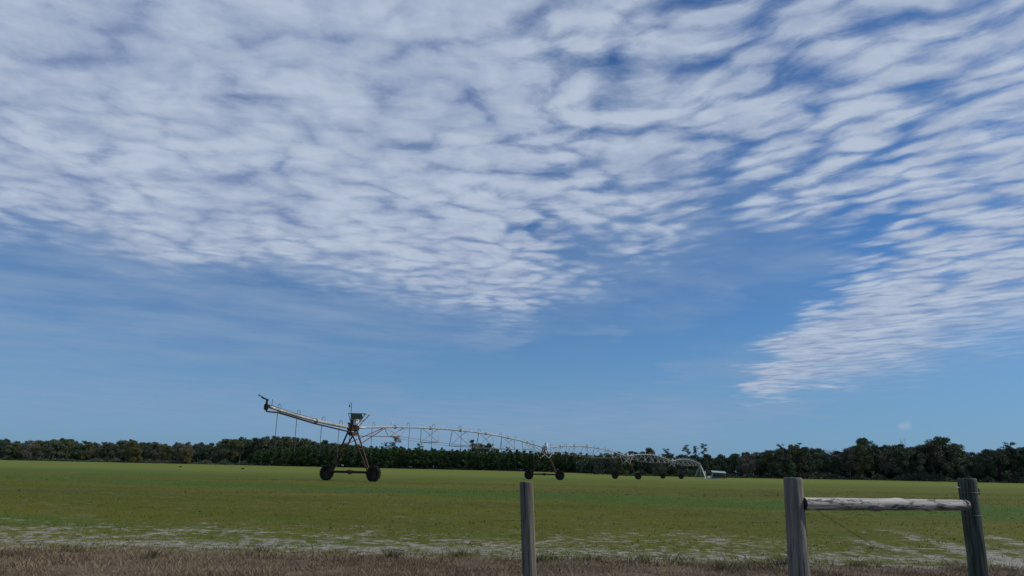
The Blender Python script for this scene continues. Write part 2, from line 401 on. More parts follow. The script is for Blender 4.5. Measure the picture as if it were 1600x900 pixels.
# grasses as loose blades
def blade_mat(name, cols):
    m, b = newmat(name, .85, 0., .1); t = attr('tone')
    c = mixc(t.sm(0., .5), cols[0], cols[1]); c = mixc(t.sm(.5, 1.), c, cols[2]); setc(b, c); return m
M['dry'] = blade_mat('dry_grass_blades', ((.115, .084, .050), (.22, .162, .100), (.37, .285, .19)))
M['tuft'] = blade_mat('tuft_blades', ((.06, .06, .025), (.13, .115, .05), (.22, .18, .10)))
M['shoot'] = blade_mat('green_shoots', ((.075, .100, .006), (.14, .150, .010), (.26, .24, .06)))
def gzv(xv, yv):
    return .57*(1-(1-np.clip((yv-10.5)/44, 0, 1))**2)
def blades(xv, yv, h, w, lean, tone):
    n = len(xv); a = rng.uniform(0, 2*np.pi, n); l = rng.uniform(0, 2*np.pi, n)
    z = gzv(xv, yv) - .01
    B = np.stack([xv, yv, z], 1); side = np.stack([np.cos(a), np.sin(a), np.zeros(n)], 1)*w[:, None]*.5
    bend = np.stack([np.cos(l), np.sin(l), np.zeros(n)], 1)*(h*lean)[:, None]; up = np.stack([np.zeros(n), np.zeros(n), h], 1)
    return np.stack([B-side, B+side, B+up*.85+bend*.8+side*.35, B+up+bend], 1)
n = 175000
xv = rng.uniform(-12, 13, n); yv = rng.uniform(8.8, 13.6, n)
cl = .5+.5*np.sin(xv*2.1+np.sin(yv*3.))*np.sin(yv*2.7+1.3*np.sin(xv*1.1))
keep = (rng.random(n) < .45+.55*cl) & (yv < 13.15 + .25*np.sin(xv*1.7) + .2*np.sin(xv*4.1+1) + rng.normal(0, .12, n))
xv, yv, cl = xv[keep], yv[keep], cl[keep]; n = len(xv)
h = rng.gamma(5, .0085, n)*(.7+.7*cl)+.015
tone = np.clip(rng.normal(.45, .25, n) + .15*(np.sin(xv*.9)+np.sin(yv*4)), 0, 1)
me = quads('dry_grass', blades(xv, yv, h, rng.uniform(.004, .011, n), rng.uniform(.2, 1.1, n), tone), M['dry'], col=tone)
tag(link('dry_grass', me), 'short dry brown grass covering the roadside verge', 'grass', kind='stuff')
n = 100000
yv = 12.9 + 42*rng.random(n)**2.2; xv = rng.uniform(-1, 1, n)*(yv*.78+1.5)
pn = np.sin(xv*1.3+2*np.sin(yv*.9))*np.sin(yv*1.9+1.5*np.sin(xv*.7)) + .6*np.sin(xv*4.1+yv*2.2)*np.sin(yv*5.3-xv)
keep = (rng.random(n) < np.clip(.40 + .35*pn + .5*np.clip((yv-15)/10, 0, 1)-.25*np.clip((15.5-yv)/2, 0, 1), .04, 1)); xv, yv = xv[keep], yv[keep]; n = len(xv)
h = rng.gamma(5, .0045, n)+.008
tone = np.clip(rng.normal(.45, .2, n), 0, 1)
me = quads('field_grass', blades(xv, yv, h, rng.uniform(.006, .016, n)*(1+yv/25), rng.uniform(.2, 1.1, n), tone), M['shoot'], col=tone)
tag(link('field_grass', me), 'sparse green shoots and grass covering the near part of the field', 'grass', kind='stuff')
n = 2600   # dark weed stalks along the sandy edge
xv = rng.uniform(-12, 13, n); yv = rng.normal(13.3, .3, n); h = rng.gamma(3, .016, n)+.02
me = quads('weed_stalks', blades(xv, yv, h, rng.uniform(.008, .018, n), rng.uniform(.3, 1.2, n), None), M['dry'], col=rng.uniform(0, .45, n))
tag(link('weed_stalks', me), 'dark dead weed stalks along the sandy edge of the field', 'weeds', kind='stuff')

cl_ = [(q0, q1+.85) for q0, q1 in [(-7.2, 12.1), (-4.1, 12.35), (-1.9, 12.2), (.52, 12.0), (.78, 12.05), (1.35, 12.25), (2.2, 12.1), (2.9, 12.4), (4.6, 12.2), (5.9, 12.3), (7.4, 11.9), (-5.6, 11.6), (3.4, 11.5), (-.8, 12.45)]]
xs2 = []; ys2 = []; hs2 = []
for (a_, b2_) in cl_:
    k = int(rng.integers(60, 160)); r2 = rng.uniform(.05, .16); xs2.append(a_+rng.normal(0, r2, k)); ys2.append(b2_+rng.normal(0, r2*.7, k)); hs2.append(rng.uniform(.05, .17, k)*rng.uniform(.7, 1.1))
xv = np.concatenate(xs2); yv = np.concatenate(ys2); h = np.concatenate(hs2); n = len(xv)
me = quads('grass_tufts', blades(xv, yv, h, rng.uniform(.006, .012, n), rng.uniform(.2, 1.0, n), None), M['tuft'], col=rng.uniform(0, .8, n))
tag(link('grass_tufts', me), 'loose greenish tufts of longer grass along the edge of the verge', 'grass', kind='stuff')

# ------------------------------------------------------------------ fence in the foreground
def fY(px): return 6.53/(1 - (px-800)*.25/F)
def log_mesh(A, B, ra, rb, seed, knots=(), n=30, seg=46, dome=.012, crack=.004):
    """an uneven round timber from A to B in its own frame (axis = local z, start at A)"""
    rs = np.random.default_rng(seed); L = (B-A).length; mb = MB(); vs = []
    ph = rs.uniform(0, 6.28, 8); cr = [(rs.uniform(0, 2*math.pi), rs.uniform(.05, .6)*L, rs.uniform(.2, .6)*L, rs.uniform(.6, 1)) for _ in range(9)]
    zs = [0.] + [L*(i/seg) for i in range(1, seg)] + [L-dome, L-dome*.3, L]
    for i, z in enumerate(zs):
        t = z/L; r0 = ra + (rb-ra)*t
        if z >= L: r0 *= .86
        elif z > L-dome*.6: r0 *= .965
        for k in range(n):
            a = 2*math.pi*k/n
            r = r0*(1 + .018*math.sin(a*2+ph[0]+t*3) + .014*math.sin(a*3+ph[1]-t*5) + .010*math.sin(a*5+ph[2]+t*9) + .008*math.sin(t*22+ph[3]))
            for (ca_, z0, ll, dd) in cr:
                da = abs((a-ca_+math.pi) % (2*math.pi)-math.pi)
                if da < .12 and z0 < z < z0+ll: r -= crack*dd*(1-da/.12)
            for (ka, kz, kr, kh) in knots:
                da = ((a-ka+math.pi) % (2*math.pi)-math.pi)*r0; q = (da*da+(z-kz)**2)/(kr*kr)
                r += kh*math.exp(-q)
            vs.append((r*math.cos(a), r*math.sin(a), z))
    fs = [(i*n+k, i*n+(k+1) % n, (i+1)*n+(k+1) % n, (i+1)*n+k) for i in range(len(zs)-1) for k in range(n)]
    mb.add(vs, fs); mb.add(vs[:n], [tuple(range(n))[::-1]], 1); mb.add(vs[-n:], [tuple(range(n))], 1)
    return mb
fence = empty('post_and_wire_fence', (at(822, 752, fY(822)).x, fY(822), 0))
tag(fence, 'weathered wooden post and barbed wire fence with a pale log brace rail in the foreground', 'fence')
FO = fence.location.copy()
def post(top, bot, wt_, wb_, mat, seed, label, knots=(), cutmat=None):
    Y = fY((top[0]+bot[0])/2); A = at(*bot, Y); B = at(*top, Y); d = (B-A).normalized()
    A0 = A + d*((-.35-A.z)/d.z)
    sc = Y/F*1.03
    ra = wb_*sc/2 + (wb_-wt_)*sc/2*((A-A0).length/(B-A).length); rb = wt_*sc/2
    mb = log_mesh(A0, B, ra, rb, seed, knots)
    o = mb.build('post', [mat, cutmat or mat], fence, smooth=False)
    for p in o.data.polygons: p.use_smooth = len(p.vertices) == 4
    o.location = A0 - FO; o.rotation_mode = 'QUATERNION'; o.rotation_quaternion = d.to_track_quat('Z', 'Y')
    o['label'] = label
    return A0, B, d
P1 = post((822.5, 752.5), (827, 900), 19.5, 20, M['post_a'], 1, 'slim grey weathered line post with long cracks')
P2 = post((1238.5, 746), (1249, 900), 26.5, 29.5, M['post_b'], 2, 'smooth grey gate post with a knot near the top', knots=((4.5, 1.66, .035, .012), (4.9, 1.55, .03, .010)))
P3 = post((1510.5, 747), (1529.5, 900), 25.5, 26, M['post_c'], 3, 'dark green treated post, thickest and leaning')
def axp(P, zz): A, B, d = P; return A + d*((zz-A.z)/d.z)
# the brace rail
ra_, rb_ = at(1256, 787, fY(1240)-.03), at(1512, 789.5, fY(1508)-.155)
mb = log_mesh(ra_, rb_, .060, .049, 5, knots=((3.6, .75, .05, .012), (2.9, 1.35, .04, .012), (5.3, .35, .05, .009), (0.5, 1.0, .05, .01)), n=28, seg=60, dome=.05, crack=.005)
# swing the mesh so its length is local x for the grain
mb.v = [(v[2], v[1], v[0]) for v in mb.v]; mb.f = [f[::-1] for f in mb.f]
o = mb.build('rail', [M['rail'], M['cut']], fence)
for p in o.data.polygons: p.use_smooth = len(p.vertices) == 4
o.location = ra_-FO; o.rotation_mode = 'QUATERNION'; o.rotation_quaternion = (rb_-ra_).to_track_quat('X', 'Z')
o['label'] = 'pale debarked log with dark bark scars'
# wires
def barbed(z, x0, side, seed, sag=.02, end=None):
    random.seed(seed); mb = MB()
    def pt(X, zo=0): return Vector((X, 6.53+.25*X, z+zo))
    stops = [x0, P1[1].x, axp(P2, z).x, axp(P3, z).x]
    pts = []
    for a, b_ in zip(stops, stops[1:]):
        k = 14
        for i in range(k):
            t = i/k; X = a+(b_-a)*t; off = side
            p = pt(X, -sag*4*t*(1-t)*(b_-a)/3); p.y += off; pts.append(p)
    e = pt(stops[-1]); e.y += side; pts.append(e)
    ln = [0.]
    for a, b_ in zip(pts, pts[1:]): ln.append(ln[-1]+(b_-a).length)
    tot = ln[-1]; fine_ = []
    st = .05; s = 0.; j = 0
    def pos(s):
        j = 0
        while j < len(ln)-2 and ln[j+1] < s: j += 1
        t = (s-ln[j])/(ln[j+1]-ln[j]); return pts[j].lerp(pts[j+1], min(max(t, 0), 1))
    s = 0.
    while s <= tot:
        q = s*60
        fine_.append(pos(s)); s += st
    mb.tube([p-FO for p in fine_], .0011, 5)
    o = mb.build('barbed_wire', M['wire'], fence)
    bb = MB(); s = random.uniform(0, .12)
    while s < tot-.05:
        p = pos(s)-FO
        for _ in range(2):
            a = random.uniform(0, math.pi); v = Vector((random.uniform(-.4, .4), math.cos(a), math.sin(a)))*.016
            bb.tube([p-v, p, p+v], [.0008, .0020, .0008], 4)
        bb.tube([p-Vector((.006, .0015, 0)), p+Vector((.006, .0015, 0))], .0036, 6)
        s += .127
    tag(bb.build('wire_barbs', M['wire'], o), kind='stuff')
barbed(1.335, -7.2, .062, 1); barbed(1.09, -7.2, .066, 2); barbed(.70, -7.2, .066, 3)
bw = MB(); pa = axp(P2, 1.28) + Vector((.06, -.07, 0)); pb = axp(P3, .32) + Vector((-.05, -.10, 0))
for ph in (0, math.pi):
    pts = []
    for i in range(150):
        t = i/149; p = pa.lerp(pb, t); p.z -= .03*math.sin(math.pi*t)
        p += Vector((math.sin(t*90+ph), math.cos(t*90+ph)*.8, math.cos(t*90+ph)))*.0042; pts.append(p-FO)
    bw.tube(pts, .0013, 4)
bw.build('brace_wire', M['wire'], fence)
st = MB(); p = axp(P2, .70)-FO + Vector((.072, -.03, 0)); st.tube([p, p+Vector((.03, -.01, .006)), p+Vector((.045, 0, -.004))], .006, 6)
st.build('staple', M['wire'], fence)
nl = MB(); p = at(1497, 762, P3[1].y-.09)-FO; nl.tube([p+Vector((.035, .02, -.002)), p+Vector((-.03, -.02, .006))], .005, 7); nl.build('nail', M['nail'], fence)
nl = MB(); p = at(1527, 768, P3[1].y-.02)-FO; nl.box(p, (.02, .03, .055)); nl.tube([p+Vector((0, 0, .04)), p+Vector((.012, -.01, .02)), p+Vector((.012, -.01, -.02))], .006, 6); nl.build('latch', M['weight'], fence)
for i, z_ in enumerate((1.06, .93)):
    wb = MB(); A, B, d = P3; c_ = axp(P3, B.z-.14 if i == 0 else B.z-.36)
    pts = [c_-FO+Vector((math.cos(2*math.pi*k/20)*.096, math.sin(2*math.pi*k/20)*.096, .006*math.sin(4*math.pi*k/20)+.012*math.cos(2*math.pi*k/20))) for k in range(21)]
    wb.tube(pts, .002, 4); wb.build('wire_wrap', M['wire'], fence)

# ------------------------------------------------------------------ centre pivot irrigation machine
L = .739*54
t1 = at(546, 750, 54.)
dirv = Vector((PX-t1.x, PY-t1.y, 0)); SP = dirv.length/4; dirv.normalize()
PGZ = gz_(PX, PY)
pivot = empty('centre_pivot_irrigator', (PX, PY, PGZ), math.atan2(-dirv.y, -dirv.x)-math.pi/2)
tag(pivot, 'long galvanised centre pivot irrigation machine on rusty wheeled towers across the field', 'irrigation machine')
# local frame: +y runs from the pivot point out to the near end, x is across (left wheel = +x ... right wheel = -x)
HP = 3.70; ARCH = .80; XC = -1.0  # x sign of the camera's right-hand side
def pipe_z(yl):
    if yl > 4*SP:                                   # overhang
        t = (yl-4*SP)/9.3; return HP + .16*t + .62*t*t
    t = (yl/SP) % 1.0; return HP + ARCH*4*t*(1-t)
# wheel mesh (axle along y)
def wheel_mesh():
    mb = MB(); nu, pr = 28, [(.30, .10), (.50, .155), (.56, .13), (.585, .06), (.585, -.06), (.56, -.13), (.50, -.155), (.30, -.10)]
    vs = [(r*math.cos(2*math.pi*k/nu), yv_, r*math.sin(2*math.pi*k/nu)) for r, yv_ in pr for k in range(nu)]
    fs = [(i*nu+k, i*nu+(k+1) % nu, (i+1)*nu+(k+1) % nu, (i+1)*nu+k) for i in range(len(pr)-1) for k in range(nu)]
    mb.add(vs, fs)
    for k in range(22):
        for sd in (-1, 1):
            a = 2*math.pi*(k+(.5 if sd > 0 else 0))/22; q = Matrix.Rotation(-a, 3, 'Y') @ Matrix.Rotation(sd*.6, 3, 'X')
            mb.box((.60*math.cos(a), sd*.075, .60*math.sin(a)), (.05, .17, .055), q)
    # rim dish
    pr = [(.31, .09), (.29, .02), (.13, .01), (.10, .09), (.0001, .10)]
    for sg in (1, -1):
        vs = [(r*math.cos(2*math.pi*k/20), sg*yv_, r*math.sin(2*math.pi*k/20)) for r, yv_ in pr for k in range(20)]
        mb.add(vs, [(i*20+k, i*20+(k+1) % 20, (i+1)*20+(k+1) % 20, (i+1)*20+k) for i in range(len(pr)-1) for k in range(20)], 1)
    return mb.mesh('wheel', [M['rubber'], M['rim']])
WM = wheel_mesh()
W2 = 1.97
def drive_tower(i, first=False):
    y0 = SP*i; zg = gz_((PX-dirv.x*y0), (PY-dirv.y*y0)) - PGZ
    mb = MB(); zt = HP
    mb.box((0, y0, zt-.42), (.42, .50, .22)); mb.tube([(0, y0-.42, zt), (0, y0+.42, zt)], .17, 12)
    for k in (-.42, -.12, .12, .42): mb.tube([(0, y0+k-.02, zt), (0, y0+k+.02, zt)], .24, 12)
    for sx in (-1, 1): mb.beam((sx*.16, y0-.5, zt-.12), (sx*.16, y0+.5, zt-.12), .07)
    head = mb.build('drive_tower', M['galv' if not first else 'rust'], pivot)
    b_ = MB(); b_.beam((-W2+.25, y0, .62+zg), (W2-.25, y0, .62+zg), .19, .17)
    b_.build('base_beam', M['rust_dark'], head)
    g = MB(); g.ell((0, y0+.02, .63+zg), (.24, .17, .17), 10, 6); g.tube([(-.3, y0+.02, .64+zg), (.3, y0+.02, .64+zg)], .1, 8); g.build('drive_motor', M['rust'], head)
    for sx in (-1, 1):
        for sy in (-1, 1):
            lg = MB(); a = Vector((sx*.06*1, y0+sy*.42, zt-.16)); b2 = Vector((sx*(W2-.42), y0+sy*.12, .68+zg))
            lg.beam(a, b2, .085, .085); lg.build('leg', M['rust'], head)
        cb = MB(); a = Vector((sx*.06, y0-.42, zt-.16)).lerp(Vector((sx*(W2-.42), y0-.12, .68+zg)), .45); b2 = Vector((sx*.06, y0+.42, zt-.16)).lerp(Vector((sx*(W2-.42), y0+.12, .68+zg)), .45)
        cb.beam(a, b2, .05); cb.build('leg_tie', M['rust'], head)
        gb_ = MB(); gb_.box((sx*(W2-.28), y0+.02, .60+zg), (.24, .26, .30)); gb_.beam((sx*(W2-.45), y0+.1, .70+zg), (sx*(W2-.75), y0+.1, 1.12+zg), .05)
        gb_.build('wheel_gearbox', M['rust_dark'], head)
        w = link('wheel', WM, head, (sx*W2, y0+.02, 0.555+zg-.02), (0, random.uniform(0, 1), 0)); w.scale = (.89, .89, .89)
    # braces from the legs to the truss on the span side
    for sx in (-1, 1):
        for sy in (-1, 1):
            if first and sy > 0: continue
            br = MB(); a = Vector((sx*.06, y0, zt-.16)).lerp(Vector((sx*(W2-.42), y0, .68+zg)), .36); yy = y0+sy*4.0
            br.beam(a, (sx*.1, yy, pipe_z(yy)-.1), .055); br.build('brace', M['rust_red'] if first else M['galv'], head)
    bx_ = MB(); bx_.box((-.16, y0-.1, zt+.38), (.26, .34, .42)); bx_.build('control_box', M['white'], head)
    if first:
        fr = MB(); A = Vector((0, y0, 0))
        tl, tr = Vector((.30, y0+.0, zt+1.02)), Vector((-1.10, y0-.1, zt+.98))
        for dy in (-.28, .28):
            fr.beam(tl+Vector((0, dy, 0)), tr+Vector((0, dy, 0)), .05); fr.beam((-.35, y0+dy*.5, zt+.12), tr+Vector((0, dy, 0)), .05)
            fr.beam((.05, y0+dy*.5, zt+.12), tl+Vector((0, dy, 0)), .05); fr.beam((-.2, y0+dy, zt+.45), (-.75, y0+dy, zt+.55), .04)
        fr.beam(tl+Vector((0, -.28, 0)), tl+Vector((0, .28, 0)), .05); fr.beam(tr+Vector((0, -.28, 0)), tr+Vector((0, .28, 0)), .05)
        fr.build('panel_frame', M['galv_old'], head)
        pn_ = MB(); pn_.box((-.38, y0+.22, zt+.80), (.96, .05, .44), Matrix.Rotation(-.35, 3, 'X')); pn_.build('control_panel', M['panel'], head)
        va = MB(); va.tube([(.12, y0, zt), (.14, y0, zt+.35), (.12, y0, zt+.75)], [.10, .09, .07], 10); va.tube([(.05, y0+.1, zt+.3), (.4, y0+.1, zt+.32)], .06, 8); va.ell((.12, y0, zt+.5), (.15, .15, .12), 10, 6)
        va.build('valve', M['rust'], head)
        pl = MB(); pl.tube([(.27, y0, zt-.9), (.27, y0, zt+1.62), (.30, y0, zt+1.76), (.37, y0, zt+1.80), (.43, y0, zt+1.74), (.43, y0, zt+1.62)], .018, 6); pl.ell((.43, y0, zt+1.55), (.055, .055, .09), 8, 5)
        pl.build('signal_light', M['weight'], head)
for i in (1, 2, 3, 4): drive_tower(i, first=(i == 4))
# gooseneck and drop-hose meshes
def goose_mesh(nm, h=.26, w=.24, mat=None, tall=True):
    mb = MB(); mb.tube([(0, 0, .05), (0, 0, h), (w*.2, 0, h+.07), (w*.5, 0, h+.10), (w*.8, 0, h+.07), (w, 0, h), (w, 0, -.10)], .020, 6)
    return mb.mesh(nm, mat or M['galv'])
GM = goose_mesh('gooseneck')
hb = MB(); hb.tube([(0, 0, -.10), (.01, 0, -1.0), (0, 0, -1.62)], .020, 5); hb.tube([(0, 0, -1.62), (0, 0, -2.05)], .052, 7, 1); hb.tube([(0, 0, -2.05), (0, 0, -2.15)], [.03, .06], 6, 1)
HM = hb.mesh('drop_hose', [M['hose'], M['weight']])
sb = MB(); sb.tube([(0, 0, .05), (0, 0, .34)], .022, 5); sb.tube([(0, 0, .32), (0, 0, .40)], [.06, .02], 6); SM = sb.mesh('sprinkler', M['white'])
def pvec(yl): return Vector((0, yl, pipe_z(yl)))
for i in range(4):
    ya, yb = SP*i + (.3 if i == 0 else .35), SP*(i+1)-.35
    mb = MB(); K = 28; mb.tube([pvec(ya+(yb-ya)*k/K) for k in range(K+1)], .074, 12)
    for k in range(1, 7):
        yy = SP*i+SP*k/7+1.2*0; p = pvec(yy); tg = (pvec(yy+.1)-pvec(yy-.1)).normalized(); mb.tube([p-tg*.03, p+tg*.03], .15, 12)
    pipe = mb.build('span_pipe', M['galv'], pivot, smooth=False)
    for p in pipe.data.polygons: p.use_smooth = len(p.vertices) == 4
    far = i < 2
    prev = {}
    for sx in (-1, 1): prev[sx] = Vector((sx*.35, SP*i+.1, HP-.55))
    for k in range(1, 7):
        t = k/7; yy = SP*i+SP*t; dp = .05+1.40*4*t*(1-t); hw = dp*.74
        mat = M['galv_old' if i == 3 else 'galv']
        bl = {sx: Vector((sx*hw, yy, pipe_z(yy)-dp)) for sx in (-1, 1)}
        cbm = MB(); cbm.beam(bl[-1], bl[1], .06); cbm.build('cross_bar', M['galv_old'], pipe)
        for sx in (-1, 1):
            for sy in (-1, 1):
                s_ = MB(); yt = yy+sy*1.45; s_.beam((sx*.06, yt, pipe_z(yt)-.06), bl[sx], .044); s_.build('strut', mat, pipe)
            r_ = MB(); r_.tube([prev[sx], bl[sx]], .013, 5); r_.build('truss_rod', M['rust_red'], pipe); prev[sx] = bl[sx]
    for sx in (-1, 1):
        r_ = MB(); r_.tube([prev[sx], Vector((sx*.35, SP*(i+1)-.1, HP-.55))], .020, 5); r_.build('truss_rod', M['rust_red'], pipe)
    cnt = 17
    for k in range(cnt):
        yy = SP*i + SP*(k+.8)/cnt
        if k == cnt-1 : yy = SP*(i+1)-1.1
        link('gooseneck' if k % 2 else 'sprinkler', GM if k % 2 else SM, pipe, pvec(yy), (0, 0, math.pi if k % 4 < 2 else 0))
        if k % 2:
            sx = -1 if k % 4 < 2 else 1
            link('drop_hose', HM, pipe, pvec(yy)+Vector((sx*.24, 0, 0)))
# overhang
y0 = 4*SP; mb = MB(); K = 16; mb.tube([pvec(y0+.35+(9.05-.35)*k/K) for k in range(K+1)], [.100]*9+[.092]*8, 12)
p = pvec(y0+4.3); mb.tube([p-Vector((0, .05, 0)), p+Vector((0, .05, 0))], .17, 12)
ov = mb.build('overhang_pipe', M['galv_old'], pivot)
for p in ov.data.polygons: p.use_smooth = len(p.vertices) == 4
for sx in (-1, 1):
    r_ = MB(); r_.tube([(sx*.12, y0+.4, HP-.30), (sx*.11, y0+4.3, pipe_z(y0+4.3)-.20), (sx*.10, y0+8.0, pipe_z(y0+8.0)-.16)], .028, 5); r_.build('stay_rod', M['rust_dark'], ov)
lp = MB(); lp.tube([(0, y0+7.9, pipe_z(y0+7.9)-.12), (0, y0+8.6, pipe_z(y0+8.6)-.24), (0, y0+9.2, pipe_z(y0+9.2)-.32)], .05, 8); lp.build('drain_pipe', M['rust_dark'], ov)
pp = MB(); pp.tube([pvec(y0+4.4)+Vector((.1, 0, .14)), pvec(y0+6.4)+Vector((.1, 0, .14)), pvec(y0+9.05)+Vector((.1, 0, .14))], .016, 5); pp.build('cable', M['weight'], ov)
for yy in (7.9, 6.0, 3.35, 1.35):
    link('gooseneck', GM, ov, pvec(y0+yy)+Vector((0, 0, .05)), (0, 0, 0))
    link('drop_hose', HM, ov, pvec(y0+yy)+Vector((.24, 0, 0)))
E = pvec(y0+9.2)
eg = MB(); eg.tube([E-Vector((0, .2, 0)), E, E+Vector((0, .06, .1)), E+Vector((0, .05, .36))], [.09, .085, .08, .05], 10)
for k in (-.05, .05): eg.tube([E+Vector((0, .05+k, -.14)), E+Vector((0, .05+k+.03, -.14))], .12, 12)
eg.tube([E+Vector((.05, 0, -.02)), E+Vector((.10, 0, -.02))], .165, 14); eg.tube([E+Vector((.02, .05, -.1)), E+Vector((.0, 0, -.34))], .05, 8)
g_ = eg.build('end_gun', M['rust_dark'], pivot)
br = MB(); a = E+Vector((-.02, .05, .36)); b2 = E+Vector((.52, .25, .66))
br.tube([a, a.lerp(b2, .25), a.lerp(b2, .3), a.lerp(b2, .6), a.lerp(b2, .65), a.lerp(b2, .88), a.lerp(b2, .9), b2], [.045, .045, .04, .036, .03, .026, .038, .038], 8)
br.ell(a, (.09, .09, .07), 8, 5); br.beam(a.lerp(b2, .3)+Vector((0, 0, -.05)), a.lerp(b2, .7)+Vector((0, 0, -.07)), .03)
br.build('gun_barrel', M['weight'], g_)
rd_ = MB(); rd_.tube([E+Vector((-.2, -.2, .05)), E+Vector((-.2, -.2, .42))], .016, 5); rd_.build('sensor_rod', M['weight'], g_)
# pivot point tower
mb = MB(); mb.tube([(0, 0, 0), (0, 0, HP-.15), (0, .12, HP-.02), (0, .4, HP)], .11, 12); mb.tube([(0, 0, HP+.05), (0, 0, HP+.45)], .05, 8)
pt = mb.build('pivot_tower', M['galv'], pivot)
for sx in (-1, 1):
    for sy in (-1, 1):
        l_ = MB(); l_.beam((sx*.15, sy*.15, HP-.35), (sx*1.55, sy*1.55, 0), .08); l_.build('leg', M['galv'], pt)
for h_ in (.28, .55, .78):
    w_ = .15+(1.4)*(1-h_); zz_ = (HP-.35)*h_
    cs = [(w_, w_), (w_, -w_), (-w_, -w_), (-w_, w_)]
    for a, b2 in zip(cs, cs[1:]+cs[:1]):
        c_ = MB(); c_.beam((*a, zz_), (*b2, zz_), .05); c_.build('cross_brace', M['galv'], pt)
bx_ = MB(); bx_.box((-.95, -.2, 1.55), (.55, .35, .8)); bx_.build('control_box', M['white'], pt)
ld = MB()
for sx in (-.95, -.6): ld.beam((sx-.3, .3, 0), (sx+.25, .3, 2.8), .04)
for k in range(6): ld.beam((-1.2+.09*k, .3, .3+.4*k), (-.85+.09*k, .3, .3+.4*k), .03)
ld.build('ladder', M['galv'], pt)

# ------------------------------------------------------------------ shed, pump and blocks by the pivot point
def ground_at(px, Y):
    p = at(px, 745, Y); return Vector((p.x, p.y, gz_(p.x, p.y)))
g = ground_at(1123, 217.); shed = empty('open_shed', g, R(-6)); tag(shed, 'small open sided shed with pale green roof beside the pivot point', 'shed')
rm = MB(); rq = Matrix.Rotation(R(3), 3, 'Y') @ Matrix.Rotation(R(9), 3, 'X'); rm.box((0, 0, 1.86), (3.9, 3.0, .07), rq)
for k in range(15): rm.box(rq @ Vector((-1.85+.264*k, 0, .05)) + Vector((0, 0, 1.86)), (.06, 3.0, .05), rq)
rf = rm.build('roof', M['roof'], shed)
for x_, y_ in ((-1.8, -1.25), (.2, -1.25), (1.2, -1.25), (1.8, -1.25), (-1.8, 1.25), (1.8, 1.25), (0, 1.25)):
    q = MB(); hh_ = 1.82+y_*.16+x_*-.052; q.box((x_, y_, hh_/2), (.16, .16, hh_)); q.build('post', M['shedwood'], shed)
q = MB(); q.box((0, 1.36, .7), (3.6, .06, 1.0)); q.build('back_wall', M['shedwood'], shed)
q = MB(); q.box((-.5, .2, .3), (1.2, .8, .6)); q.ell((-.5, .2, .62), (.45, .3, .2), 10, 6); q.build('stored_crate', M['shedwood'], shed)
g = ground_at(1108.5, 205.); pu = empty('pump_unit', g, .2); tag(pu, 'small grey pump unit with white cover at foot of pivot point', 'pump')
q = MB(); q.box((0, 0, .12), (1.9, .9, .24)); q.build('base', M['conc'], pu); q = MB(); q.box((-.2, 0, .5), (.6, .5, .5)); q.build('cover', M['white'], pu)
q = MB(); q.tube([(.2, 0, .5), (.7, 0, .5), (.8, 0, .9), (.8, 0, 1.5)], .09, 8); q.build('pipe', M['galv'], pu)
for k, (px, ws, lb) in enumerate(((1113, 1.0, 'pale concrete block on the grass nearest the pump'), (1121, .8, 'smaller pale concrete block on the grass in front of the shed'))):
    g = ground_at(px, 203.); q = MB(); q.box((0, 0, .12), (ws, .5, .26), Matrix.Rotation(.2*k, 3, 'Z')); o = q.build('concrete_block', M['conc']); o.location = g; tag(o, lb, 'concrete block')

# ------------------------------------------------------------------ birds
def bird(px, Y, rz, head_down, label):
    g = ground_at(px, Y); o = empty('black_bird', g, rz); tag(o, label, 'bird', 'black birds standing on the field')
    mb = MB()
    if head_down: path = [(-.40, 0, .34), (-.25, 0, .34), (-.08, 0, .32), (.10, 0, .31), (.22, 0, .28), (.30, 0, .20), (.36, 0, .13)]; rad = [.02, .06, .11, .12, .08, .045, .035]
    else: path = [(-.42, 0, .24), (-.26, 0, .28), (-.08, 0, .32), (.10, 0, .38), (.19, 0, .46), (.23, 0, .54), (.28, 0, .57)]; rad = [.03, .07, .12, .12, .07, .045, .035]
    mb.tube(path, rad, 10); mb.build('body', M['blackbird'], o, smooth=True)
    e = Vector(path[-1]); bk = MB(); bk.tube([e, e+Vector((.07, 0, -.015 if not head_down else -.05))], [.02, .004], 6); bk.build('beak', M['beak'], o)
    for sy in (-1, 1):
        w_ = MB(); w_.ell((-.08, sy*.10, .33), (.26, .035, .09), 10, 6); w_.build('wing', M['blackbird'], o, smooth=True)
        l_ = MB(); l_.tube([(0, sy*.05, .24), (.02, sy*.05, .10), (0, sy*.05, .0), (.06, sy*.05, .0)], .011, 5); l_.build('leg', M['beak'], o)
bird(280, 165, .3, False, 'black bird standing upright on the field, left of the other bird')
bird(378, 150, 3.3, True, 'black bird bending towards the grass, right of the other bird')

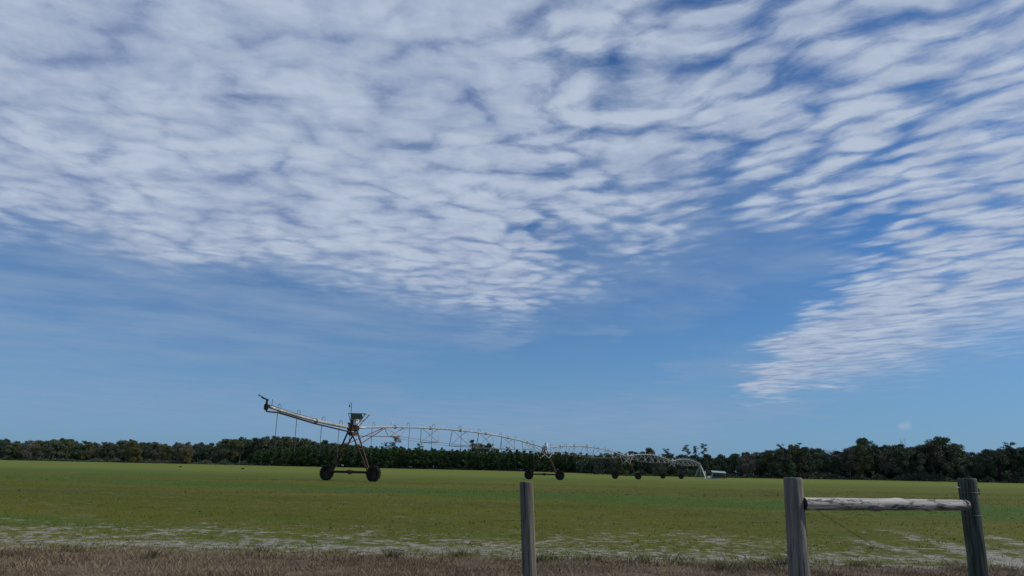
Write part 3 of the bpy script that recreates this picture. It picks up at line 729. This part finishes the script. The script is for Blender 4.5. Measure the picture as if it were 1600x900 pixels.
# ------------------------------------------------------------------ trees
def leaves(cent, rad, cnt, size, flat=1., seed=0):
    rs = np.random.default_rng(seed); out = []
    for (c_, r_) in zip(cent, rad):
        k = int(cnt*(r_**2)/1.4)+6
        d = rs.normal(0, 1, (k, 3)); d /= np.linalg.norm(d, axis=1)[:, None]
        p = np.array(c_) + d*(r_*rs.random(k)**.45)[:, None]*np.array([1, 1, flat])
        u = rs.normal(0, 1, (k, 3)); u /= np.linalg.norm(u, axis=1)[:, None]; v = np.cross(u, rs.normal(0, 1, (k, 3))); v /= np.linalg.norm(v, axis=1)[:, None]
        s = size*rs.uniform(.6, 1.3, k)[:, None]; u = u*s*.5; v = v*s*.36
        out.append(np.stack([p-u, p+v*.9, p+u, p-v*.9], 1))
    return np.concatenate(out)
def limb(mb, a, b_, r0, r1, wob, rs, n=6):
    a = Vector(a); b_ = Vector(b_); pts = []; k = 5
    for i in range(k+1):
        t = i/k; p = a.lerp(b_, t)
        if 0 < i < k: p += Vector(rs.normal(0, wob, 3))
        pts.append(p)
    mb.tube(pts, [r0+(r1-r0)*i/k for i in range(k+1)], n)
def proto_broad(seed, H=12., W=9., low=.10, mat='oak', bark='bark', open_=0.):
    rs = np.random.default_rng(seed); cent = []; rad = []
    k = int(46*(1-open_*.4))
    lob = rs.uniform(0, 6.28, 3)
    for i in range(k):
        t = rs.random()**.8; z = H*(low + (1-low)*t)
        prof = math.sin(math.pi*min(1, (.22+.78*t)))**.6 if t < .98 else .2
        a = rs.uniform(0, 6.28); rr_ = W/2*prof*(.35+.65*rs.random()**.5)*(1+.22*math.sin(2*a+lob[0])+.12*math.sin(3*a+lob[1]))
        r_ = rs.uniform(.7, 1.9)*(1-.35*t); cent.append((rr_*math.cos(a), rr_*math.sin(a), min(z, H-r_*.6))); rad.append(r_)
    P_ = leaves(cent, rad, 215*(1-open_*.5), .37, .85, seed)
    tr = MB(); limb(tr, (0, 0, -.2), (rs.normal(0, .3), rs.normal(0, .3), H*.55), .30, .16, .12, rs, 8)
    for i in range(7):
        c_ = cent[rs.integers(len(cent))]; limb(tr, (0, 0, H*rs.uniform(.12, .5)), c_, .12, .03, .2, rs, 5)
    return tr.mesh('trunk', M[bark]), quads('crown', P_, M[mat])
def proto_plant(seed, H=9.2):
    rs = np.random.default_rng(seed); cent = []; rad = []
    for i in range(46):
        t = rs.random()**.9; z = H*(.20+.78*t); w = 2.1*(1-t)**.33*(.7+.3*math.sin(3.1*min(1, t*3)))+.12
        a = rs.uniform(0, 6.28); q = w*rs.random()**.5; cent.append((q*math.cos(a), q*math.sin(a), z-.1)); rad.append(.42+.5*(1-t))
    for z in (.93, .97): cent.append((0, 0, H*z)); rad.append(.32)
    P_ = leaves(cent, rad, 260, .30, .9, seed)
    tr = MB(); limb(tr, (0, 0, -.2), (0, 0, H*.97), .14, .03, .04, rs, 7)
    return tr.mesh('trunk', M['twig']), quads('crown', P_, M['pine'])
def proto_pine(seed, H=15., clumps=17, spread=3.2, lo=.5):
    rs = np.random.default_rng(seed); cent = []; rad = []; tr = MB()
    bx2, by2 = rs.normal(0, .3, 2); limb(tr, (0, 0, -.2), (bx2, by2, H*.95), .24, .06, .10, rs, 8)
    for i in range(clumps):
        t = lo+(1-lo)*(i+rs.random()*.6)/clumps; z = H*t; a = rs.uniform(0, 6.28)+i*2.4; q = spread*(1-.55*(t-lo)/(1-lo))*rs.uniform(.25, 1.0)
        c_ = (bx2+q*math.cos(a), by2+q*math.sin(a), min(z, H-.5)); r_ = rs.uniform(.55, 1.15)
        cent.append(c_); rad.append(r_); limb(tr, (bx2*t, by2*t, z-q*.35), c_, .07, .03, .1, rs, 5)
        cent.append((c_[0]*.8+rs.normal(0, .4), c_[1]*.8+rs.normal(0, .4), c_[2]-.2)); rad.append(r_*.7)
    P_ = leaves(cent, rad, 120, .30, .5, seed)
    return tr.mesh('trunk', M['bark']), quads('crown', P_, M['tallpine'])
def proto_bare(seed, H=11., mat='twig', bark='twig', thick=.2):
    rs = np.random.default_rng(seed); tr = MB(); tw = MB()
    def grow(p, d, ln, r, dep, tgt):
        q = p + d*ln; tgt.tube([p, p.lerp(q, .5)+Vector(rs.normal(0, ln*.05, 3)), q], [r, r*.85, r*.65], 5 if dep < 2 else 3, caps=False)
        if dep >= 5: return
        for _ in range(3 if dep else 4):
            nd = (d + Vector(rs.normal(0, .48, 3)) + Vector((0, 0, .12))).normalized(); grow(q if rs.random() < .7 else p.lerp(q, .7), nd, ln*rs.uniform(.62, .85), r*.6, dep+1, tw)
    grow(Vector((0, 0, -.2)), Vector((rs.normal(0, .06), rs.normal(0, .06), 1)).normalized(), H*.30, thick, 0, tr)
    return tr.mesh('trunk', M[bark]), tw.mesh('crown', M[mat])
PR = {
 'oak': [proto_broad(s, 12, 9+s % 3, .06, 'oak') for s in range(11, 17)],
 'olive': [proto_broad(s, 11, 8.5, .06, 'olive', open_=.2) for s in range(21, 24)],
 'brown': [proto_broad(s, 10, 8, .10, 'brown', 'twig', open_=.7) for s in range(31, 34)],
 'yellow': [proto_broad(41, 8, 5.5, .04, 'yellow', open_=.2)],
 'plant': [proto_plant(s) for s in range(51, 57)],
 'pine': [proto_pine(s, 15, 20, 4.4, .50) for s in range(61, 65)],
 'round': [proto_broad(71, 13, 6.5, .42, 'tallpine'), proto_broad(72, 13, 7.5, .35, 'oak')],
 'bare': [proto_bare(81), proto_bare(82, 10), proto_bare(83, 12)],
 'pale': [proto_bare(91, 11, 'bark', 'palebark', .28), proto_bare(92, 10, 'bark', 'palebark', .3)],
}
PH = {'oak': 12, 'olive': 11, 'brown': 10, 'yellow': 8, 'plant': 9.2, 'pine': 15, 'round': 13, 'bare': 11, 'pale': 11}
NAMES = {'oak': 'broadleaf_tree', 'olive': 'broadleaf_tree', 'brown': 'thin_leaved_tree', 'yellow': 'broadleaf_tree', 'plant': 'young_pine_tree', 'pine': 'tall_pine_tree', 'round': 'round_crowned_tree', 'bare': 'bare_tree', 'pale': 'bare_tree'}
def horizon(px):
    return 736 + (px-800)*math.tan(ROLL)
def tree(kind, px, Y, top, label, group=None, wide=1., lean=0., var=None):
    pb = at(px, 745, Y); g = Vector((pb.x, pb.y, gz_(pb.x, pb.y))); zt = at(px, top, Y).z
    h = max(2., zt-g.z); s = h/PH[kind]; me = PR[kind][(random.randrange(len(PR[kind])) if var is None else var)]
    r = empty(NAMES[kind], g, random.uniform(0, 6.28)); r.scale = (s*wide, s*wide, s)
    if lean: r.rotation_euler = (0, lean, 0)
    tag(r, label, 'tree', group)
    link('trunk', me[0], r); link('crown', me[1], r)
def stretch(px):
    for lim, t in ((30, 'at the far left edge of the photo'), (110, 'above the pale leaning dead trunk'), (180, 'between the dead trunk and the yellowish tree'), (240, 'around the small yellowish tree'), (300, 'above the left black bird'), (345, 'between the two black birds'),
                   (410, 'behind the right black bird'), (450, 'behind the outer drop hoses of the boom'), (490, 'behind the middle drop hoses of the boom'), (540, 'just left of the nearest tower'), (590, 'behind the nearest tower'), (640, 'behind the first truss bay'),
                   (690, 'behind the second truss bay'), (740, 'behind the third truss bay'), (790, 'behind the fourth truss bay'), (835, 'above the lone fence post'), (880, 'behind the second tower'), (930, 'just right of the second tower'), (965, 'just left of the third tower'),
                   (1005, 'behind the third tower'), (1060, 'behind the fourth tower'), (1110, 'behind the pivot point'), (1150, 'behind the shed'), (1220, 'between the shed and left gate post'), (1270, 'behind the left gate post'), (1340, 'over the left third of the log rail'),
                   (1420, 'over the middle of the log rail'), (1490, 'over the right third of the log rail'), (1540, 'behind the green gate post'), (1610, 'at the right edge of the photo')):
        if px < lim: return t
    return 'beyond the right edge of the photo'
ROW = ('front', 'second', 'third', 'rearmost')
def prof(pts):
    xs_, ys_ = zip(*pts); return lambda x_: float(np.interp(x_, xs_, ys_))
topA = prof([(-300, 688), (0, 686), (20, 690), (40, 686), (70, 686), (95, 684), (112, 689), (150, 689), (185, 685), (210, 690), (280, 691), (340, 690), (346, 683), (400, 683), (440, 681), (475, 686), (520, 690), (560, 694), (600, 700)])
random.seed(21)
GA = 'trees in the woods along the left end of the field'
for row, dY in ((0, 0), (1, 12), (2, 26)):
    px = -170. + row*5
    while px < 345:
        k = random.choice(['oak', 'oak', 'oak', 'olive', 'brown'] if row == 0 else ['oak', 'oak', 'olive'])
        if 95 < px < 160 and row == 0: k = random.choice(['brown', 'olive', 'oak'])
        if 240 < px < 300 and row == 0: k = random.choice(['brown', 'brown', 'olive'])
        lb = {'oak': 'dark green broadleaf tree, ', 'olive': 'olive green broadleaf tree, ', 'brown': 'brownish thin leaved tree, '}[k]+ROW[row]+' row, '+stretch(px)
        tree(k, px, 395+dY+random.uniform(-4, 4), topA(px)+random.uniform(-1, 5)+(3 if row == 0 and random.random() < .5 else 0), lb, GA, random.uniform(.85, 1.15))
        px += random.uniform(13, 21)
for row, dY in ((0, 0), (1, 12)):
    px = 350.+row*6
    while px < 585:
        k = random.choice(['oak', 'oak', 'olive', 'oak', 'brown'])
        lb = {'oak': 'dark green tree', 'olive': 'olive green tree', 'brown': 'greyish thin tree'}[k]+' above the plantation, '+ROW[row]+' row, '+stretch(px)
        tree(k, px, 340+dY+random.uniform(-3, 3), topA(px)+random.uniform(-1, 4), lb, 'taller trees behind the left half of the pine plantation', random.uniform(.8, 1.1))
        px += random.uniform(12, 18)
topP = prof([(385, 712), (400, 705), (430, 700), (470, 698), (560, 698), (640, 700), (700, 702), (800, 705), (900, 708), (960, 711)])
for row in range(4):
    px = 384.+row*3
    while px < 960:
        tree('plant', px, 300+row*3.6+random.uniform(-.6, .6), topP(px)+random.uniform(-3., 4.5)+(1.5 if row == 0 else 0), 'young plantation pine, '+ROW[row]+' row, '+stretch(px), 'young pines of the plantation strip', random.uniform(.9, 1.25))
        px += random.uniform(9, 12) if row else random.uniform(8, 11)
topD = prof([(860, 712), (900, 710), (930, 708), (960, 705), (985, 703), (1010, 705), (1060, 708), (1110, 708), (1130, 707), (1165, 706), (1195, 704), (1212, 702), (1225, 697), (1255, 694), (1280, 697), (1292, 704), (1310, 705), (1325, 699), (1345, 692), (1380, 694), (1400, 694), (1440, 693), (1460, 691), (1490, 692), (1508, 697), (1520, 706), (1545, 701), (1570, 698), (1600, 697), (1900, 695)])
for row, dY in ((0, 0), (1, 9), (2, 20)):
    px = 935.+row*7
    while px < 1800:
        k = random.choice(['oak', 'oak', 'oak', 'oak', 'olive', 'brown', 'round'] if row == 0 else ['oak', 'oak', 'oak', 'round'])
        side = 'behind the far irrigation towers' if px < 1110 else 'in the woods right of the shed'
        lb = {'oak': 'dark green broadleaf tree ', 'olive': 'olive green broadleaf tree ', 'brown': 'brownish thin tree ', 'round': 'dark round topped tree '}[k]+'in the '+ROW[row]+' row, '+stretch(px)
        tree(k, px, 262+dY+random.uniform(-3, 3), topD(px)+random.uniform(0, 7)-(0 if row else -1.5), lb, 'woodland trees '+side, random.uniform(.8, 1.2))
        px += random.uniform(15, 24)
# the ones the skyline singles out
tree('pine', 614, 330, 680, 'large open crowned pine rising above the plantation right of the nearest irrigation tower', wide=1.25, var=0)
tree('pine', 600, 332, 690, 'smaller dark pine leaning against the left of the large open crowned pine above the plantation', wide=.9, var=1)
tree('pine', 655, 334, 692, 'low pine top above the plantation between the second and third truss bays', wide=.9, var=2)
tree('plant', 737, 330, 687, 'pointed green tree standing well above the plantation under the first span', wide=1.3, var=0)
tree('round', 748, 336, 693, 'rounded tree just right of the pointed one above the plantation', wide=.9, var=0)
tree('round', 763, 334, 693, 'dark round topped tree above the plantation, left of the second irrigation tower', wide=1., var=1)
tree('pine', 792, 334, 697, 'small open pine top above the plantation nearest the second irrigation tower', wide=.8, var=3)
tree('olive', 1014, 268, 700, 'light green domed tree behind the third irrigation span', wide=.9, var=0)
tree('pine', 1040, 270, 700, 'open pine with a flat top left of the three tall pines by the pivot point', wide=1.0, var=2)
tree('pine', 1076, 268, 694, 'tall sparse pine, leftmost of the three above the pivot point', wide=1.0, var=1)
tree('pine', 1089, 272, 696, 'tall sparse pine, middle one of the three above the pivot point', wide=.8, var=3)
tree('pine', 1101, 268, 692, 'tall sparse pine, rightmost and tallest of the three above the pivot point', wide=.9, var=0)
tree('pine', 1225, 262, 693, 'spiky pine top at the left of the raised part of the right hand woods', wide=.8, var=2)
tree('pine', 1254, 264, 691, 'open pine top above the middle of the right hand woods', wide=1.1, var=1)
tree('bare', 1308, 262, 697, 'bare grey tree in the dip of the skyline in the right hand woods', var=0)
tree('round', 1356, 266, 685, 'tall tree with a dense round crown left of the log rail fence', wide=1.05, var=0)
tree('bare', 1412, 264, 686, 'bare greyish pink tree rising above the right hand woods', var=2)
tree('bare', 1438, 266, 689, 'bare tree beside the domed tallest tree in the right hand woods', var=1)
tree('round', 1476, 262, 683, 'tallest dense dark tree with a domed top above the green fence post', wide=1.4, var=1)
tree('pine', 1500, 266, 692, 'open branched pine at the right shoulder of the domed tallest tree', wide=1., var=3)
tree('pine', 1585, 262, 690, 'open crowned pine at the right edge of the skyline', wide=1.15, var=0)
tree('pale', 372, 331, 696, 'pale trunked bare tree against the dark woods left of the pine plantation', wide=.7, var=0)
tree('pale', 40, 388, 696, 'pale dead tree at the far left woods edge, standing nearly upright', wide=.4, var=1)
tree('yellow', 207, 386, 700, 'small yellowish tree at the foot of the left hand woods', wide=1., var=0)
tree('yellow', 288, 386, 702, 'dull yellow green tree lower than the woods behind it', wide=.9, var=0)
# leaning dead trunk
g = ground_at(54, 387.); mb = MB(); rs = np.random.default_rng(5); limb(mb, (0, 0, -.1), (2.1, 0, 3.6), .22, .10, .06, rs, 7); limb(mb, (1.5, 0, 2.6), (2.2, .2, 4.3), .08, .03, .05, rs, 5)
o = mb.build('leaning_dead_trunk', M['palebark']); o.location = g; tag(o, 'short pale dead trunk leaning right at the foot of the far left woods', 'tree')
# undergrowth along the foot of the woods
def under(segs, n, hmin, hmax, mat, name, label, size=.42, seed=1):
    rs = np.random.default_rng(seed); ps = []
    for (x0, Y0, x1, Y1, ww) in segs:
        k = int(n*ww); tx = rs.random(k); pxv = x0+(x1-x0)*tx; Yv = Y0+(Y1-Y0)*tx + rs.uniform(0, 7, k)
        hh = (hmin+(hmax-hmin)*(.5+.5*np.sin(pxv*.11+3*np.sin(pxv*.037)))*rs.uniform(.6, 1, k))*rs.random(k)
        for a, b_, c_ in zip(pxv, Yv, hh):
            d = ray(a, 745); X_ = d.x/d.y*b_; ps.append((X_, b_, gz_(X_, b_)+c_))
    ps = np.array(ps); k = len(ps); u = rs.normal(0, 1, (k, 3)); u /= np.linalg.norm(u, axis=1)[:, None]; v = np.cross(u, rs.normal(0, 1, (k, 3))); v /= np.linalg.norm(v, axis=1)[:, None]
    s = size*rs.uniform(.6, 1.3, k)[:, None]
    tag(link(name, quads(name, np.stack([ps-u*s*.5, ps+v*s*.35, ps+u*s*.5, ps-v*s*.35], 1), M[mat])), label, 'undergrowth', kind='stuff')
under([(-200, 386, 340, 386, .35), (340, 331, 390, 331, .06), (985, 256, 1850, 256, .34), (384, 308, 965, 305, .22)], 60000, .5, 2.6, 'oak', 'undergrowth', 'dark green undergrowth along the foot of the woods', seed=2)
under([(150, 384, 345, 384, .35), (560, 298, 960, 298, .35), (1130, 254, 1700, 254, .25)], 14000, .4, 2.4, 'brown', 'dry_undergrowth', 'greyish brown dry brush at the edge of the field', seed=3)

def wood(segs, n, name, label, seed):
    rs = np.random.default_rng(seed); ps = []
    for (x0, Y0, x1, Y1, topf, dep) in segs:
        k = int(n*abs(x1-x0)/1000); pxv = rs.uniform(x0, x1, k); Yv = Y0+(Y1-Y0)*(pxv-x0)/(x1-x0) + rs.uniform(0, dep, k); q = rs.random(k)**.8
        for a, b_, c_ in zip(pxv, Yv, q):
            d = ray(a, 745); X_ = d.x/d.y*b_; g0 = gz_(X_, b_); zt = at(a, topf(a), b_).z
            ps.append((X_, b_, g0+(zt-g0)*c_))
    ps = np.array(ps); k = len(ps); u = rs.normal(0, 1, (k, 3)); u /= np.linalg.norm(u, axis=1)[:, None]; v = np.cross(u, rs.normal(0, 1, (k, 3))); v /= np.linalg.norm(v, axis=1)[:, None]
    s_ = .95*rs.uniform(.6, 1.3, k)[:, None]
    tag(link(name, quads(name, np.stack([ps-u*s_*.5, ps+v*s_*.4, ps+u*s_*.5, ps-v*s_*.4], 1), M['oak'])), label, 'woods', kind='stuff')
wood([(-200, 432, 345, 432, lambda p: topA(p)+8, 14), (345, 368, 600, 368, lambda p: topA(p)+4, 10), (560, 316, 960, 316, lambda p: topP(p)+3, 6), (900, 294, 1850, 294, lambda p: topD(p)+9, 12)],
     50000, 'deep_woods', 'dark mass of the woods behind the front trees', 9)
